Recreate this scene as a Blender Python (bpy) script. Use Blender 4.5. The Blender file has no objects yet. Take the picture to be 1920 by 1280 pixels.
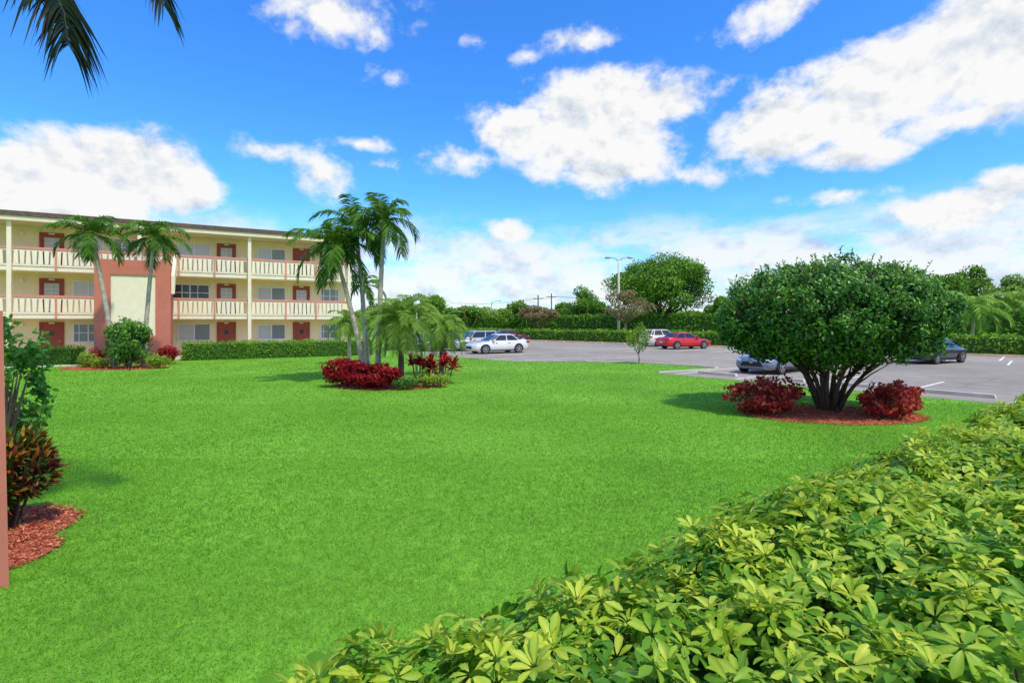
import bpy, math, random
import numpy as np
from mathutils import Vector, Matrix
S=bpy.context.scene; C=S.collection
rng=np.random.default_rng(11); random.seed(5)
PI=math.pi; R=math.radians
F=1000.0; H=2.3; HY=604.0
def at(px,Y): return ((px-960)/F*Y, Y)
def zz(py,Y): return H+(HY-py)/F*Y

# ------------------------------------------------------------ materials
def new_mat(name):
    m=bpy.data.materials.new(name); m.use_nodes=True
    nt=m.node_tree; nt.nodes.clear()
    return m,nt,nt.nodes,nt.links
def c4(c): return (c[0],c[1],c[2],1)
def pmat(name,col,rough=.7,var=.15,scale=4,metal=0,bump=0,col2=None,spec=.4,coat=0,scale2=None):
    m,nt,N,L=new_mat(name)
    out=N.new('ShaderNodeOutputMaterial'); p=N.new('ShaderNodeBsdfPrincipled')
    L.new(p.outputs[0],out.inputs[0])
    tc=N.new('ShaderNodeTexCoord'); nz=N.new('ShaderNodeTexNoise')
    nz.inputs['Scale'].default_value=scale; nz.inputs['Detail'].default_value=5; nz.inputs['Roughness'].default_value=.65
    L.new(tc.outputs['Object'],nz.inputs['Vector'])
    r=N.new('ShaderNodeValToRGB'); r.color_ramp.elements[0].position=.3; r.color_ramp.elements[1].position=.7
    a=[x*(1-var) for x in col]; b=col2 if col2 else [min(1,x*(1+var)) for x in col]
    r.color_ramp.elements[0].color=c4(a); r.color_ramp.elements[1].color=c4(b)
    L.new(nz.outputs[0],r.inputs[0])
    src=r.outputs[0]
    if scale2:
        n2=N.new('ShaderNodeTexNoise'); n2.inputs['Scale'].default_value=scale2; n2.inputs['Detail'].default_value=4
        L.new(tc.outputs['Object'],n2.inputs['Vector'])
        mr=N.new('ShaderNodeMapRange'); mr.inputs[1].default_value=.3; mr.inputs[2].default_value=.7; mr.inputs[3].default_value=.78; mr.inputs[4].default_value=1.15
        L.new(n2.outputs[0],mr.inputs[0])
        mx=N.new('ShaderNodeVectorMath'); mx.operation='SCALE'; L.new(src,mx.inputs[0]); L.new(mr.outputs[0],mx.inputs['Scale']); src=mx.outputs[0]
    L.new(src,p.inputs['Base Color'])
    p.inputs['Roughness'].default_value=rough; p.inputs['Metallic'].default_value=metal
    p.inputs['Specular IOR Level'].default_value=spec; p.inputs['Coat Weight'].default_value=coat
    if bump:
        bp=N.new('ShaderNodeBump'); bp.inputs['Strength'].default_value=bump; bp.inputs['Distance'].default_value=.02
        L.new(nz.outputs[0],bp.inputs['Height']); L.new(bp.outputs[0],p.inputs['Normal'])
    return m
def leaf_mat(name,cols,rough=.45,tr=.3,edge=None,spec=.3):
    m,nt,N,L=new_mat(name)
    out=N.new('ShaderNodeOutputMaterial'); p=N.new('ShaderNodeBsdfPrincipled'); t=N.new('ShaderNodeBsdfTranslucent'); mix=N.new('ShaderNodeMixShader')
    at_=N.new('ShaderNodeAttribute'); at_.attribute_name='var'
    r=N.new('ShaderNodeValToRGB'); e=r.color_ramp.elements
    n=len(cols)
    e[0].position=0; e[0].color=c4(cols[0]); e[1].position=1; e[1].color=c4(cols[-1])
    for i in range(1,n-1):
        q=e.new(i/(n-1)); q.color=c4(cols[i])
    L.new(at_.outputs['Fac'],r.inputs[0]); src=r.outputs[0]
    if edge:
        al=N.new('ShaderNodeAttribute'); al.attribute_name='lu'
        mr=N.new('ShaderNodeMapRange'); mr.inputs[1].default_value=.70; mr.inputs[2].default_value=.0; mr.inputs[3].default_value=0; mr.inputs[4].default_value=.9
        L.new(al.outputs['Fac'],mr.inputs[0])
        av=N.new('ShaderNodeMapRange'); av.inputs[1].default_value=.5; av.inputs[2].default_value=.95; av.inputs[3].default_value=0; av.inputs[4].default_value=.95
        L.new(at_.outputs['Fac'],av.inputs[0])
        mu=N.new('ShaderNodeMath'); mu.operation='MULTIPLY'; L.new(mr.outputs[0],mu.inputs[0]); L.new(av.outputs[0],mu.inputs[1])
        mc=N.new('ShaderNodeMix'); mc.data_type='RGBA'; L.new(mu.outputs[0],mc.inputs[0]); L.new(src,mc.inputs[6]); mc.inputs[7].default_value=c4(edge); src=mc.outputs[2]
    L.new(src,p.inputs['Base Color']); L.new(src,t.inputs['Color'])
    p.inputs['Roughness'].default_value=rough; p.inputs['Specular IOR Level'].default_value=spec
    mix.inputs[0].default_value=tr; L.new(p.outputs[0],mix.inputs[1]); L.new(t.outputs[0],mix.inputs[2]); L.new(mix.outputs[0],out.inputs[0])
    return m
M={}
M['lawn']=pmat('lawn_turf',(.15,.36,.03),.95,.2,6.0,bump=.5,col2=(.22,.49,.045),spec=.1,scale2=.35)
M['ground']=pmat('far_grass',(.14,.27,.035),.95,.3,.5,spec=.1)
M['asphalt']=pmat('asphalt',(.35,.305,.245),.9,.14,1.2,bump=.2,scale2=.12,spec=.15)
M['concrete']=pmat('concrete',(.60,.54,.45),.85,.15,3,bump=.2)
M['paint']=pmat('road_paint',(.80,.77,.70),.8,.2,5)
M['tanstop']=pmat('tan_concrete',(.74,.51,.29),.85,.15,3)
M['mulch']=pmat('red_mulch',(.42,.10,.05),.95,.5,14,bump=.9,col2=(.70,.22,.11),spec=.1)
M['cream']=pmat('cream_stucco',(.88,.73,.44),.85,.06,1.5,bump=.1,spec=.2)
M['creampost']=pmat('pale_cream_paint',(.90,.80,.59),.75,.05,3,spec=.2)
M['salmon']=pmat('salmon_paint',(.58,.19,.135),.8,.09,1.5,bump=.08,spec=.15)
M['salmonr']=pmat('salmon_rail_paint',(.68,.28,.21),.75,.07,2,spec=.15)
M['brick']=pmat('brick_red_paint',(.33,.07,.045),.65,.12,2)
M['white']=pmat('white_paint',(.82,.80,.76),.5,.05,3)
M['roof']=pmat('brown_roofing',(.14,.095,.065),.95,.4,9,bump=.4)
M['soffit']=pmat('soffit',(.82,.71,.48),.8,.06,3)
M['dark']=pmat('dark_plastic',(.015,.015,.017),.5,.1,5)
M['rubber']=pmat('rubber',(.02,.02,.02),.8,.1,9)
M['seal']=pmat('crack_sealer',(.17,.155,.13),.8,.1,9)
M['alloy']=pmat('alloy',(.45,.46,.48),.3,.1,9,metal=.8)
M['glass']=pmat('tinted_glass',(.015,.02,.024),.05,.05,1,spec=.6,coat=.3)
M['lamp']=pmat('lamp_lens',(.75,.77,.8),.12,.05,3,spec=.8)
M['tail']=pmat('tail_lens',(.45,.01,.01),.2,.05,3,spec=.7)
M['steel']=pmat('galvanised_steel',(.38,.38,.37),.5,.1,3,metal=.4)
M['bark']=pmat('bark',(.22,.155,.10),.9,.4,7,bump=.8)
M['barkd']=pmat('dark_bark',(.095,.065,.045),.9,.4,9,bump=.8)
M['palmbark']=pmat('palm_bark',(.42,.36,.28),.9,.35,6,bump=.6)
M['shaft']=pmat('crownshaft',(.20,.28,.07),.5,.2,3)
M['wood']=pmat('weathered_wood',(.22,.17,.13),.9,.2,4)
def blinds(name,a,b,sc):
    m,nt,N,L=new_mat(name)
    out=N.new('ShaderNodeOutputMaterial'); p=N.new('ShaderNodeBsdfPrincipled'); L.new(p.outputs[0],out.inputs[0])
    tc=N.new('ShaderNodeTexCoord'); w=N.new('ShaderNodeTexWave'); w.bands_direction='Z'; w.inputs['Scale'].default_value=sc; w.inputs['Distortion'].default_value=.2
    L.new(tc.outputs['Object'],w.inputs[0]); r=N.new('ShaderNodeValToRGB'); r.color_ramp.elements[0].color=c4(a); r.color_ramp.elements[1].color=c4(b)
    L.new(w.outputs[0],r.inputs[0]); L.new(r.outputs[0],p.inputs[0]); p.inputs['Roughness'].default_value=.12
    return m
M['blind']=blinds('glass_over_white_blind',(.36,.39,.40),(.72,.72,.70),4)
M['blindg']=blinds('glass_over_grey_blind',(.14,.17,.18),(.32,.36,.36),4)
M['pane']=pmat('window_glass',(.04,.05,.055),.08,.3,1.5,spec=.6)
M['screen']=pmat('door_screen',(.48,.49,.46),.5,.15,4)
M['grass']=leaf_mat('grass_blade',[(.10,.28,.016),(.185,.45,.030),(.29,.60,.055),(.50,.60,.16)],.6,.42,spec=.12)
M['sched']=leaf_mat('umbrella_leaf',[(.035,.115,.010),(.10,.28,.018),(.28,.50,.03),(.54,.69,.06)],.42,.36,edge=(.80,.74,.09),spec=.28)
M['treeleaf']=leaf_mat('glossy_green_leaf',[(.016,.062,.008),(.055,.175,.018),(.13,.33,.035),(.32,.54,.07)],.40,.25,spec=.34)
M['redleaf']=leaf_mat('crimson_leaf',[(.09,.005,.008),(.27,.010,.016),(.45,.018,.028),(.55,.06,.05)],.45,.33,spec=.2)
M['copper']=leaf_mat('copper_leaf',[(.13,.015,.013),(.34,.030,.026),(.54,.06,.05),(.60,.19,.13)],.45,.37,spec=.2)
M['croton']=leaf_mat('croton_leaf',[(.05,.008,.010),(.20,.02,.012),(.06,.16,.02),(.04,.12,.015),(.42,.09,.015),(.70,.48,.05)],.4,.3,spec=.3)
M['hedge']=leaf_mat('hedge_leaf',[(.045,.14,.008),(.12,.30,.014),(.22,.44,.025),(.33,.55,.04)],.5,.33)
M['shrub']=leaf_mat('shrub_leaf',[(.03,.11,.014),(.07,.22,.025),(.14,.34,.04),(.27,.47,.07)],.45,.35)
M['lime']=leaf_mat('lime_leaf',[(.13,.23,.02),(.28,.43,.04),(.52,.60,.06)],.4,.3)
M['far']=leaf_mat('far_tree_leaf',[(.035,.105,.010),(.09,.22,.017),(.17,.36,.028),(.28,.47,.045)],.6,.3)
M['farl']=leaf_mat('far_light_leaf',[(.12,.22,.025),(.22,.37,.04),(.36,.52,.06)],.6,.3)
M['dry']=leaf_mat('dry_leaf',[(.16,.14,.05),(.28,.24,.09),(.40,.26,.17)],.7,.3)
M['palm']=leaf_mat('palm_leaf',[(.032,.095,.010),(.08,.20,.018),(.20,.36,.035)],.45,.3,spec=.2)
M['palm_backlit']=leaf_mat('backlit_palm_leaf',[(.010,.018,.008),(.02,.038,.012),(.055,.07,.02)],.5,.1,spec=.15)  # darkened palm leaf; the backlit shade is put into its colour
M['pygmy']=leaf_mat('feathery_palm_leaf',[(.11,.23,.03),(.23,.40,.05),(.42,.58,.10)],.45,.4,spec=.2)
M['chips']=leaf_mat('bark_chip',[(.28,.06,.025),(.58,.15,.07),(.80,.34,.20)],.9,0)
M['core']=pmat('painted_shade_core',(.04,.095,.012),.95,.4,6)  # hedge filler; the shade between leaves is put into its colour

# ------------------------------------------------------------ helpers
def link(name,me,mat,parent=None):
    o=bpy.data.objects.new(name,me); C.objects.link(o)
    if mat: me.materials.append(mat)
    if parent: o.parent=parent
    return o
def thing(name,label,cat,loc=(0,0,0),rz=0,group=None):
    o=bpy.data.objects.new(name,None); C.objects.link(o); o.location=loc; o.rotation_euler=(0,0,rz); o.empty_display_size=.2
    o['label']=label; o['category']=cat
    if group: o['group']=group
    return o
def tag(o,label,cat,group=None):
    o['label']=label; o['category']=cat
    if group: o['group']=group
    return o
def struct(o): o['kind']='structure'; return o
class MB:
    def __init__(s): s.v=[]; s.f=[]
    def add(s,v,f):
        b=len(s.v); s.v+= [tuple(x) for x in v]; s.f+=[tuple(i+b for i in q) for q in f]; return s
    def box(s,x0,x1,y0,y1,z0,z1,m=None):
        v=[Vector(p) for p in ((x0,y0,z0),(x1,y0,z0),(x1,y1,z0),(x0,y1,z0),(x0,y0,z1),(x1,y0,z1),(x1,y1,z1),(x0,y1,z1))]
        if m: v=[m@p for p in v]
        return s.add(v,[(0,3,2,1),(4,5,6,7),(0,1,5,4),(1,2,6,5),(2,3,7,6),(3,0,4,7)])
    def prism(s,poly,y0,y1):
        n=len(poly); v=[(x,y0,z) for x,z in poly]+[(x,y1,z) for x,z in poly]
        f=[tuple(range(n)),tuple(range(2*n-1,n-1,-1))]+[(i,i+n,(i+1)%n+n,(i+1)%n) for i in range(n)]
        return s.add(v,f)
    def tube(s,pts,rad,n=8,cap=True):
        pts=[Vector(p) for p in pts]; rings=[]; up=Vector((.31,.17,.93))
        for i,p in enumerate(pts):
            t=(pts[min(i+1,len(pts)-1)]-pts[max(i-1,0)]).normalized()
            a=t.cross(up if abs(t.dot(up))<.95 else Vector((1,0,0))).normalized(); b=t.cross(a)
            r=rad[i] if hasattr(rad,'__len__') else rad
            rings.append([p+a*r*math.cos(2*PI*k/n)+b*r*math.sin(2*PI*k/n) for k in range(n)])
        v=[q for r in rings for q in r]; f=[]
        for i in range(len(pts)-1):
            for k in range(n): f.append((i*n+k,i*n+(k+1)%n,(i+1)*n+(k+1)%n,(i+1)*n+k))
        if cap: f.append(tuple(range(n-1,-1,-1))); f.append(tuple((len(pts)-1)*n+k for k in range(n)))
        return s.add(v,f)
    def build(s,name,mat,parent=None,smooth=False):
        me=bpy.data.meshes.new(name); me.from_pydata(s.v,[],s.f); me.update()
        if smooth: me.polygons.foreach_set('use_smooth',[True]*len(me.polygons))
        return link(name,me,mat,parent)
def tri_mesh(name,V,T,mat,parent=None,attrs={},smooth=False):
    me=bpy.data.meshes.new(name); V=np.asarray(V,np.float32); T=np.asarray(T,np.int32)
    me.vertices.add(len(V)); me.vertices.foreach_set('co',V.ravel())
    me.loops.add(T.size); me.loops.foreach_set('vertex_index',T.ravel())
    me.polygons.add(len(T)); me.polygons.foreach_set('loop_start',np.arange(0,T.size,3,dtype=np.int32))
    me.update(calc_edges=True)
    for k,a in attrs.items():
        at_=me.attributes.new(k,'FLOAT','POINT'); at_.data.foreach_set('value',np.asarray(a,np.float32))
    if smooth: me.polygons.foreach_set('use_smooth',[True]*len(T))
    return link(name,me,mat,parent)
T_DIA=(np.array([[0,0,0],[.5,.45,.10],[0,1,-.05],[-.5,.45,.10]]),np.array([[0,1,2],[0,2,3]]),np.array([0,1,0,1.]))
T_TRI=(np.array([[-.5,0,0],[.5,0,0],[0,1,0]]),np.array([[0,1,2]]),np.array([1,1,0.]))
T_LEAF=(np.array([[0,0,0],[.16,.12,.02],[0,.35,.0],[.40,.42,.05],[0,.72,-.05],[.46,.74,.0],[0,1.0,-.17],[.2,.93,-.11],[-.16,.12,.02],[-.40,.42,.05],[-.46,.74,.0],[-.2,.93,-.11]]),
   np.array([[0,1,2],[1,3,2],[2,3,4],[3,5,4],[4,5,7],[4,7,6],[0,2,8],[8,2,9],[2,4,9],[9,4,10],[4,11,10],[4,6,11]]),
   np.array([0,.4,0,.95,0,1,0,.6,.4,.95,1,.6]))
T_LONG=(np.array([[0,0,0],[.5,.3,.08],[0,.5,.04],[-.5,.3,.08],[.4,.7,.03],[-.4,.7,.03],[0,1,-.12]]),
   np.array([[0,1,2],[0,2,3],[1,4,2],[2,4,6],[3,2,5],[2,6,5]]),np.array([0,1,0,1,1,1,0.]))
def nrm(a): return a/np.maximum(np.linalg.norm(a,axis=1,keepdims=True),1e-9)
def leaves(name,mat,P,D,N,L,W,tpl,parent=None,var=None,smooth=False):
    tv,tf,tl=tpl; n=len(P); D=nrm(D); Sd=nrm(np.cross(D,N)); N2=np.cross(Sd,D)
    L=np.broadcast_to(L,(n,)); W=np.broadcast_to(W,(n,))
    V=P[:,None,:]+tv[None,:,0,None]*Sd[:,None,:]*W[:,None,None]+tv[None,:,1,None]*D[:,None,:]*L[:,None,None]+tv[None,:,2,None]*N2[:,None,:]*L[:,None,None]
    k=len(tv); T=(tf[None]+(np.arange(n)*k)[:,None,None]).reshape(-1,3)
    if var is None: var=rng.random(n)
    return tri_mesh(name,V.reshape(-1,3),T,mat,parent,{'var':np.repeat(var,k),'lu':np.tile(tl,n)},smooth)
def rdir(n): return nrm(rng.normal(size=(n,3)))
def canopy(n,c,r,k=14,cr=.38,shell=.75,zmin=-1.0):
    c=np.array(c); r=np.array(r)
    cd=rdir(k); cd[:,2]=np.where(cd[:,2]<zmin,-cd[:,2],cd[:,2]); cc=cd*(1-cr)*rng.uniform(.65,1.1,(k,1))
    cs=rng.uniform(.65,1.3,k)*cr
    i=rng.integers(0,k,n); d=rdir(n); rad=cs[i,None]*(shell+(1-shell)*rng.random((n,1)))*rng.uniform(.82,1.14,(n,1))
    p=cc[i]+d*rad
    rr=np.linalg.norm(p,axis=1)
    N=nrm(d*.8+nrm(p)*.7)
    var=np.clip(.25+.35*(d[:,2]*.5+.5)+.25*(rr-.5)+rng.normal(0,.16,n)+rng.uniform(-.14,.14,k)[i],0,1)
    return c+p*r,N,var
def blobs(name,mat,P,N,var,L,W,tpl=T_DIA,parent=None,rand=.7,up=.3):
    n=len(P); N=nrm(N+rdir(n)*rand); D=np.cross(N,rdir(n))+N*.35; D[:,2]+=up*rng.uniform(-.5,1,n)
    return leaves(name,mat,P,D,N,L*rng.uniform(.7,1.25,n),W*rng.uniform(.8,1.2,n),tpl,parent,var)
def bush(name,loc,r,n,leaf,mat,label,cat='shrub',group=None,k=12,tpl=T_DIA,wr=.5,cr=.42,stems=6,bark='bark',up=.4):
    t=thing(name,label,cat,(loc[0],loc[1],0),0,group)
    P,N,v=canopy(n,(0,0,r[2]*1.02),r,k,cr); P[:,2]=np.maximum(P[:,2],.03)
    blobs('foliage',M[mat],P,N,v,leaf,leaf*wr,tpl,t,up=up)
    b=MB()
    for i in range(stems):
        a=2*PI*i/stems+random.random(); q=Vector((math.cos(a)*r[0]*.5,math.sin(a)*r[1]*.5,r[2]*1.3))
        b.tube([(q.x*.15,q.y*.15,0),(q.x*.5,q.y*.5,q.z*.5),q],[.03*r[2]+.008,.02*r[2]+.006,.005],5)
    b.build('stem',M[bark],t); return t

# ------------------------------------------------------------ setting
def sheet(name,poly,z,mat):
    me=bpy.data.meshes.new(name); me.from_pydata([(x,y,z) for x,y in poly],[],[tuple(range(len(poly)))]); me.update()
    return struct(link(name,me,mat))
sheet('ground',[(-3000,-500),(3000,-500),(3000,4000),(-3000,4000)],-.012,M['ground'])
LOT=[(-10,42.5),(-2.3,33.9),(-.6,31.9),(.8,31.3),(4.35,31.1),(6.6,30.6),(9.6,28.0),(10.3,26.8),(10.0,26.1),(9.2,25.7),(6.7,24.4),(6.6,24.0),(13.9,14.9),(26,0),(70,-1),(-10,79)]
lawn=[(-60,-8),(60,-8),(60,60),(-10,79),(-60,79)]
sheet('lawn',lawn,-.004,M['lawn'])
sheet('parking_lot',LOT,.002,M['asphalt'])
def ell(cx,cy,rx,ry,n=48,j=.06): return [(cx+rx*math.cos(2*PI*i/n)*(1+random.uniform(-j,j)),cy+ry*math.sin(2*PI*i/n)*(1+random.uniform(-j,j))) for i in range(n)]
BEDS=[(-4.45,19.8,2.05,1.75),(7.95,13.35,2.15,1.4),(-20.0,26.9,2.6,1.4),(-5.85,5.9,.85,.75),(-5.12,5.22,.52,.55)]
for i,b in enumerate(BEDS): sheet('mulch_bed',ell(*b),.006+.003*(i==4),M['mulch'])
def kerb(pts,w=.15,h=.1,mat='concrete'):
    b=MB()
    for (x0,y0),(x1,y1) in zip(pts[:-1],pts[1:]):
        d=Vector((x1-x0,y1-y0,0)); L=d.length; m=Matrix.Translation((x0,y0,0))@Matrix.Rotation(math.atan2(d.y,d.x),4,'Z')
        b.box(0,L+.003,-w/2,w/2,-.01,h+random.uniform(0,.003),m)
    return struct(b.build('kerb',M[mat]))
kerb([(4.35,31.1),(6.6,30.6),(9.6,28.0),(10.3,26.8),(10.0,26.1),(9.2,25.7),(6.7,24.4)],.14,.05)
kerb([(-6,75.2),(52,17.2)],.3,.12,'tanstop')
U=Vector((.707,-.707,0)); Vv=Vector((.707,.707,0)); ang=-PI/4
st=MB()
def addst(p,L,dirv,w=.11):
    a=math.atan2(dirv.y,dirv.x); m=Matrix.Translation((p[0],p[1],.007))@Matrix.Rotation(a,4,'Z')
    st.add([m@Vector(q) for q in ((0,-w/2,0),(L,-w/2,0),(L,w/2,0),(0,w/2,0))],[(0,1,2,3)])
du=Vector((.62,-.785,0)).normalized(); dv=Vector((.785,.62,0)).normalized()
for i in range(12): addst(Vector((7.3,23.7,0))+du*(i*2.75),5.4,dv)
for i in range(5): addst(Vector((-1.2,33.2,0))+Vector((-.66,.75,0))*(i*2.8),5.2,Vector((.78,.62,0)).normalized())
for i in range(3): addst((.6+i*1.9,32.0+i*.1),5.0,Vector((.78,.62,0)))
for i in range(24): addst(Vector((-6,74.5,0))+U*(i*2.75),-5.4,Vv)
for i in range(10): addst(Vector((9,46,0))+U*(i*2.75),4.5,Vv)
struct(st.build('bay_marking',M['paint']))
cr_=MB(); random.seed(44)
for (x,y,a,L_) in ((3,36,-.6,9),(12,34,-.9,8),(15,24,.5,9),(20,20,-.8,7),(8,44,.1,10),(16,19,.7,5)):
    p=Vector((x,y,.0055))
    for i in range(int(L_/.5)):
        a+=random.uniform(-.35,.35); q=p+Vector((math.cos(a)*.5,math.sin(a)*.5,0)); nn=Vector((-math.sin(a),math.cos(a),0))*.015
        cr_.add([p-nn,q-nn,q+nn,p+nn],[(0,1,2,3)]); p=q
struct(cr_.build('asphalt_crack',M['seal']))
def wheel_stop(x,y,a,mat,label,group):
    b=MB(); b.prism([(-.9,0),(.9,0),(.86,.11),(-.86,.11)],-.09,.09)
    o=b.build('wheel_stop',M[mat]); o.location=(x,y,.006); o.rotation_euler=(0,0,a); tag(o,label,'wheel stop',group); return o
for i in range(20):
    p=Vector((-4.3,72.6,0))+U*(i*2.75)
    wheel_stop(p.x,p.y,ang,'tanstop','tan concrete wheel stop on the asphalt at the foot of the long far hedge','wheel stops along the far hedge')
adu=math.atan2(du.y,du.x)
for i in range(5):
    p=Vector((8.6,23.0,0))+du*(i*2.75)+dv*.45
    wheel_stop(p.x,p.y,adu,'concrete','pale concrete wheel stop at the lawn edge behind the round multi-stemmed tree','wheel stops along the lawn edge')

def inpoly(P,poly):
    x,y=P[:,0],P[:,1]; r=np.zeros(len(P),bool); n=len(poly)
    for i in range(n):
        x0,y0=poly[i]; x1,y1=poly[(i+1)%n]
        c=((y0>y)!=(y1>y)); xi=(x1-x0)*(y-y0)/((y1-y0) if y1!=y0 else 1e-9)+x0
        r^=(c&(x<xi))
    return r
GP=[];GL=[];GW=[]
for (a,b,dens,L,W) in ((2.2,5.5,4200,.042,.005),(5.5,9,2300,.043,.0075),(9,15,850,.045,.012),(15,24,240,.048,.022),(24,36,60,.055,.045)):
    hw=b*1.05; n=int((b-a)*2*hw*dens); p=np.c_[rng.uniform(-hw,hw,n),rng.uniform(a,b,n)]
    ok=np.abs(p[:,0])<p[:,1]*1.03+.3
    ok&=~inpoly(p,LOT)
    for bd in BEDS: ok&=((p[:,0]-bd[0])/bd[2])**2+((p[:,1]-bd[1])/bd[3])**2>rng.uniform(.82,1.02,n)
    ok&=((p[:,0]+.65)*.61-(p[:,1]-1.63)*.79)<.25
    ok&=((p[:,0]+28.8)*-.486+(p[:,1]-30)*.874)<-.2
    p=p[ok]; GP.append(p); GL.append(np.full(len(p),L)); GW.append(np.full(len(p),W))
GP=np.vstack(GP); n=len(GP); GL=np.concatenate(GL)*rng.uniform(.5,1.4,n); GW=np.concatenate(GW)*rng.uniform(.7,1.3,n)
P=np.c_[GP,np.zeros(n)-.004]; D=np.c_[rng.normal(0,.8,(n,2)),np.ones(n)]; N=np.c_[rng.normal(size=(n,2)),np.full(n,.9)]
lo=1.2*np.sin(GP[:,0]*.6+1.7*np.sin(GP[:,1]*.4))*np.sin(GP[:,1]*.5+1.3*np.sin(GP[:,0]*.5))+.6*np.sin(GP[:,0]*3.1+2*np.sin(GP[:,1]*2.2))*np.sin(GP[:,1]*3.7+GP[:,0])+.6*np.sin(GP[:,0]*9+3*np.sin(GP[:,1]*5))*np.sin(GP[:,1]*8)
hd_=-((GP[:,0]+.65)*.61-(GP[:,1]-1.63)*.79)
dry=(rng.random(n)<.035+.17*np.exp(-np.maximum(hd_-.1,0)/.35)*(np.sin(GP[:,0]*3+1)*.5+.6))
g=leaves('grass_blades',M['grass'],P,D,N,GL,GW,T_TRI,None,np.where(dry,1,np.clip(.42+.09*lo+rng.normal(0,.19,n),0,.92))); g['kind']='stuff'; g['label']='short bright green turf grass covering the open lawn'; g['category']='grass'
for bd,dens,sz,lab in ((BEDS[3],1700,.05,'red bark chips beneath the croton at the left edge'),(BEDS[4],2300,.045,'red bark chips at the foot of the salmon wall pier'),(BEDS[1],500,.06,'red bark chips around the round multi-stemmed tree'),(BEDS[0],160,.08,'red bark chips in the island bed of the palm cluster'),(BEDS[2],80,.1,'red bark chips in the bed below the two building palms')):
    n=int(PI*bd[2]*bd[3]*dens); a=rng.uniform(0,2*PI,n); r=np.sqrt(rng.random(n))*1.05
    P=np.c_[bd[0]+bd[2]*r*np.cos(a),bd[1]+bd[3]*r*np.sin(a),rng.uniform(.012,.038,n)]
    D=np.c_[rng.normal(size=(n,2)),rng.normal(0,.25,n)]; N=np.c_[rng.normal(0,.35,(n,2)),np.ones(n)]
    o=leaves('mulch_chips',M['chips'],P,D,N,sz*rng.uniform(.5,1.5,n),sz*.28,T_DIA); o['kind']='stuff'; o['label']=lab; o['category']='mulch'

# ------------------------------------------------------------ apartment building
FA=math.atan2(.486,.874)
B=thing('apartment_building','three storey cream apartment building with salmon railings and a brown roof','building',(-28.8,30,0),FA)
FX=Vector((.874,.486,0)); FN=Vector((-.486,.874,0)); P0=Vector((-28.8,30,0))
def fl(s,y): q=P0+FX*s+FN*y; return (q.x,q.y)
X0,X1=-12,19.4; ZF=[.12,2.75,5.5]
w=MB(); w.box(X0,X1,1.5,10.5,0,8.02); w.build('wall',M['cream'],B)
for z in (2.75,5.5): b=MB(); b.box(X0,X1,-.08,1.498,z-.24,z); b.build('balcony_slab',M['creampost'],B)
b=MB(); b.box(X0,X1,-.3,1.498,-.01,.12); b.build('ground_slab',M['concrete'],B)
rf=MB(); rf.add([(X0-.3,-.62,8.29),(X1+.35,-.62,8.29),(X1+.35,-.62,8.55),(X0-.3,-.62,8.55),(X0-.3,5.5,9.2),(X1+.35,5.5,9.2),(X0-.3,11.2,8.55),(X1+.35,11.2,8.55),(X0-.3,11.2,8.29),(X1+.35,11.2,8.29)],
   [(0,1,2,3),(3,2,5,4),(4,5,7,6),(6,7,9,8),(0,3,4,6,8),(1,9,7,5,2),(0,8,9,1)]); rfo=rf.build('roof',M['roof'],B)
b=MB(); b.box(X0-.25,X1+.3,-.55,11.1,8.03,8.285); b.build('fascia',M['soffit'],rfo)
COLS=[-11.6,-5.6,.45,6.5,12.6,19.15]
for s in COLS:
    b=MB(); b.box(s-.1,s+.1,-.33,-.13,0,8.03); b.build('column',M['creampost'],B)
def balustrade(a,c,z):
    t=MB(); t.box(a,c,-.16,-.02,z+.98,z+1.11); top=t.build('balustrade_rail',M['salmonr'],B)
    sl=MB(); x=a+.02; i=0
    sl.box(a,c,-.12,-.085,z+.02,z+.12); sl.box(a,c,-.12,-.085,z+.88,z+.978)
    while x+.26<c:
        w0,w1=(.16,.225) if i%2 else (.225,.16); xc=x+.13
        sl.prism([(xc-w0/2,z+.12),(xc+w0/2,z+.12),(xc+w1/2,z+.88),(xc-w1/2,z+.88)],-.13,-.09)
        x+=.27; i+=1
    sl.build('slat_panel',M['creampost'],top)
    m=(a+c)/2
    for q in (m-1.0,m+1.0):
        p=MB(); p.box(q-.05,q+.05,-.185,-.165,z-.2,z+.98); p.build('rail_post',M['salmonr'],top)
for z in (2.75,5.5):
    for i in range(len(COLS)-1): balustrade(COLS[i]+.1,COLS[i+1]-.1,z)
def window(s,z,w_=1.75,h=1.15,kind='blind',sill=.95):
    y=1.5; b=MB(); a,c=s-w_/2,s+w_/2; z0=z+sill; z1=z0+h; t=.06
    b.box(a,c,y-.06,y-.001,z0,z0+t); b.box(a,c,y-.06,y-.001,z1-t,z1); b.box(a,a+t,y-.06,y-.001,z0+t,z1-t); b.box(c-t,c,y-.06,y-.001,z0+t,z1-t)
    b.box(s-.03,s+.03,y-.055,y-.001,z0+t,z1-t)
    if kind!='blind':
        for q in (-.45,.45): b.box(s+q-.02,s+q+.02,y-.05,y-.001,z0+t,z1-t)
        b.box(a+t,c-t,y-.048,y-.001,z0+h*.5-.02,z0+h*.5+.02)
    o=b.build('window',M['white'],B)
    for j,(q0,q1) in enumerate(((a+t,s-.03),(s+.03,c-t))):
        mk={'blind':'blind','grey':'blindg','open':'pane'}[kind]
        if kind=='blind' and (int(s*7+z)+j)%3==0: mk='blindg'
        p=MB(); p.box(q0,q1,y-.03,y-.002,z0+t,z1-t); p.build('pane',M[mk],o)
    p=MB(); p.box(a-.06,c+.06,y-.12,y-.001,z0-.07,z0-.002); p.build('sill',M['creampost'],o)
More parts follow.
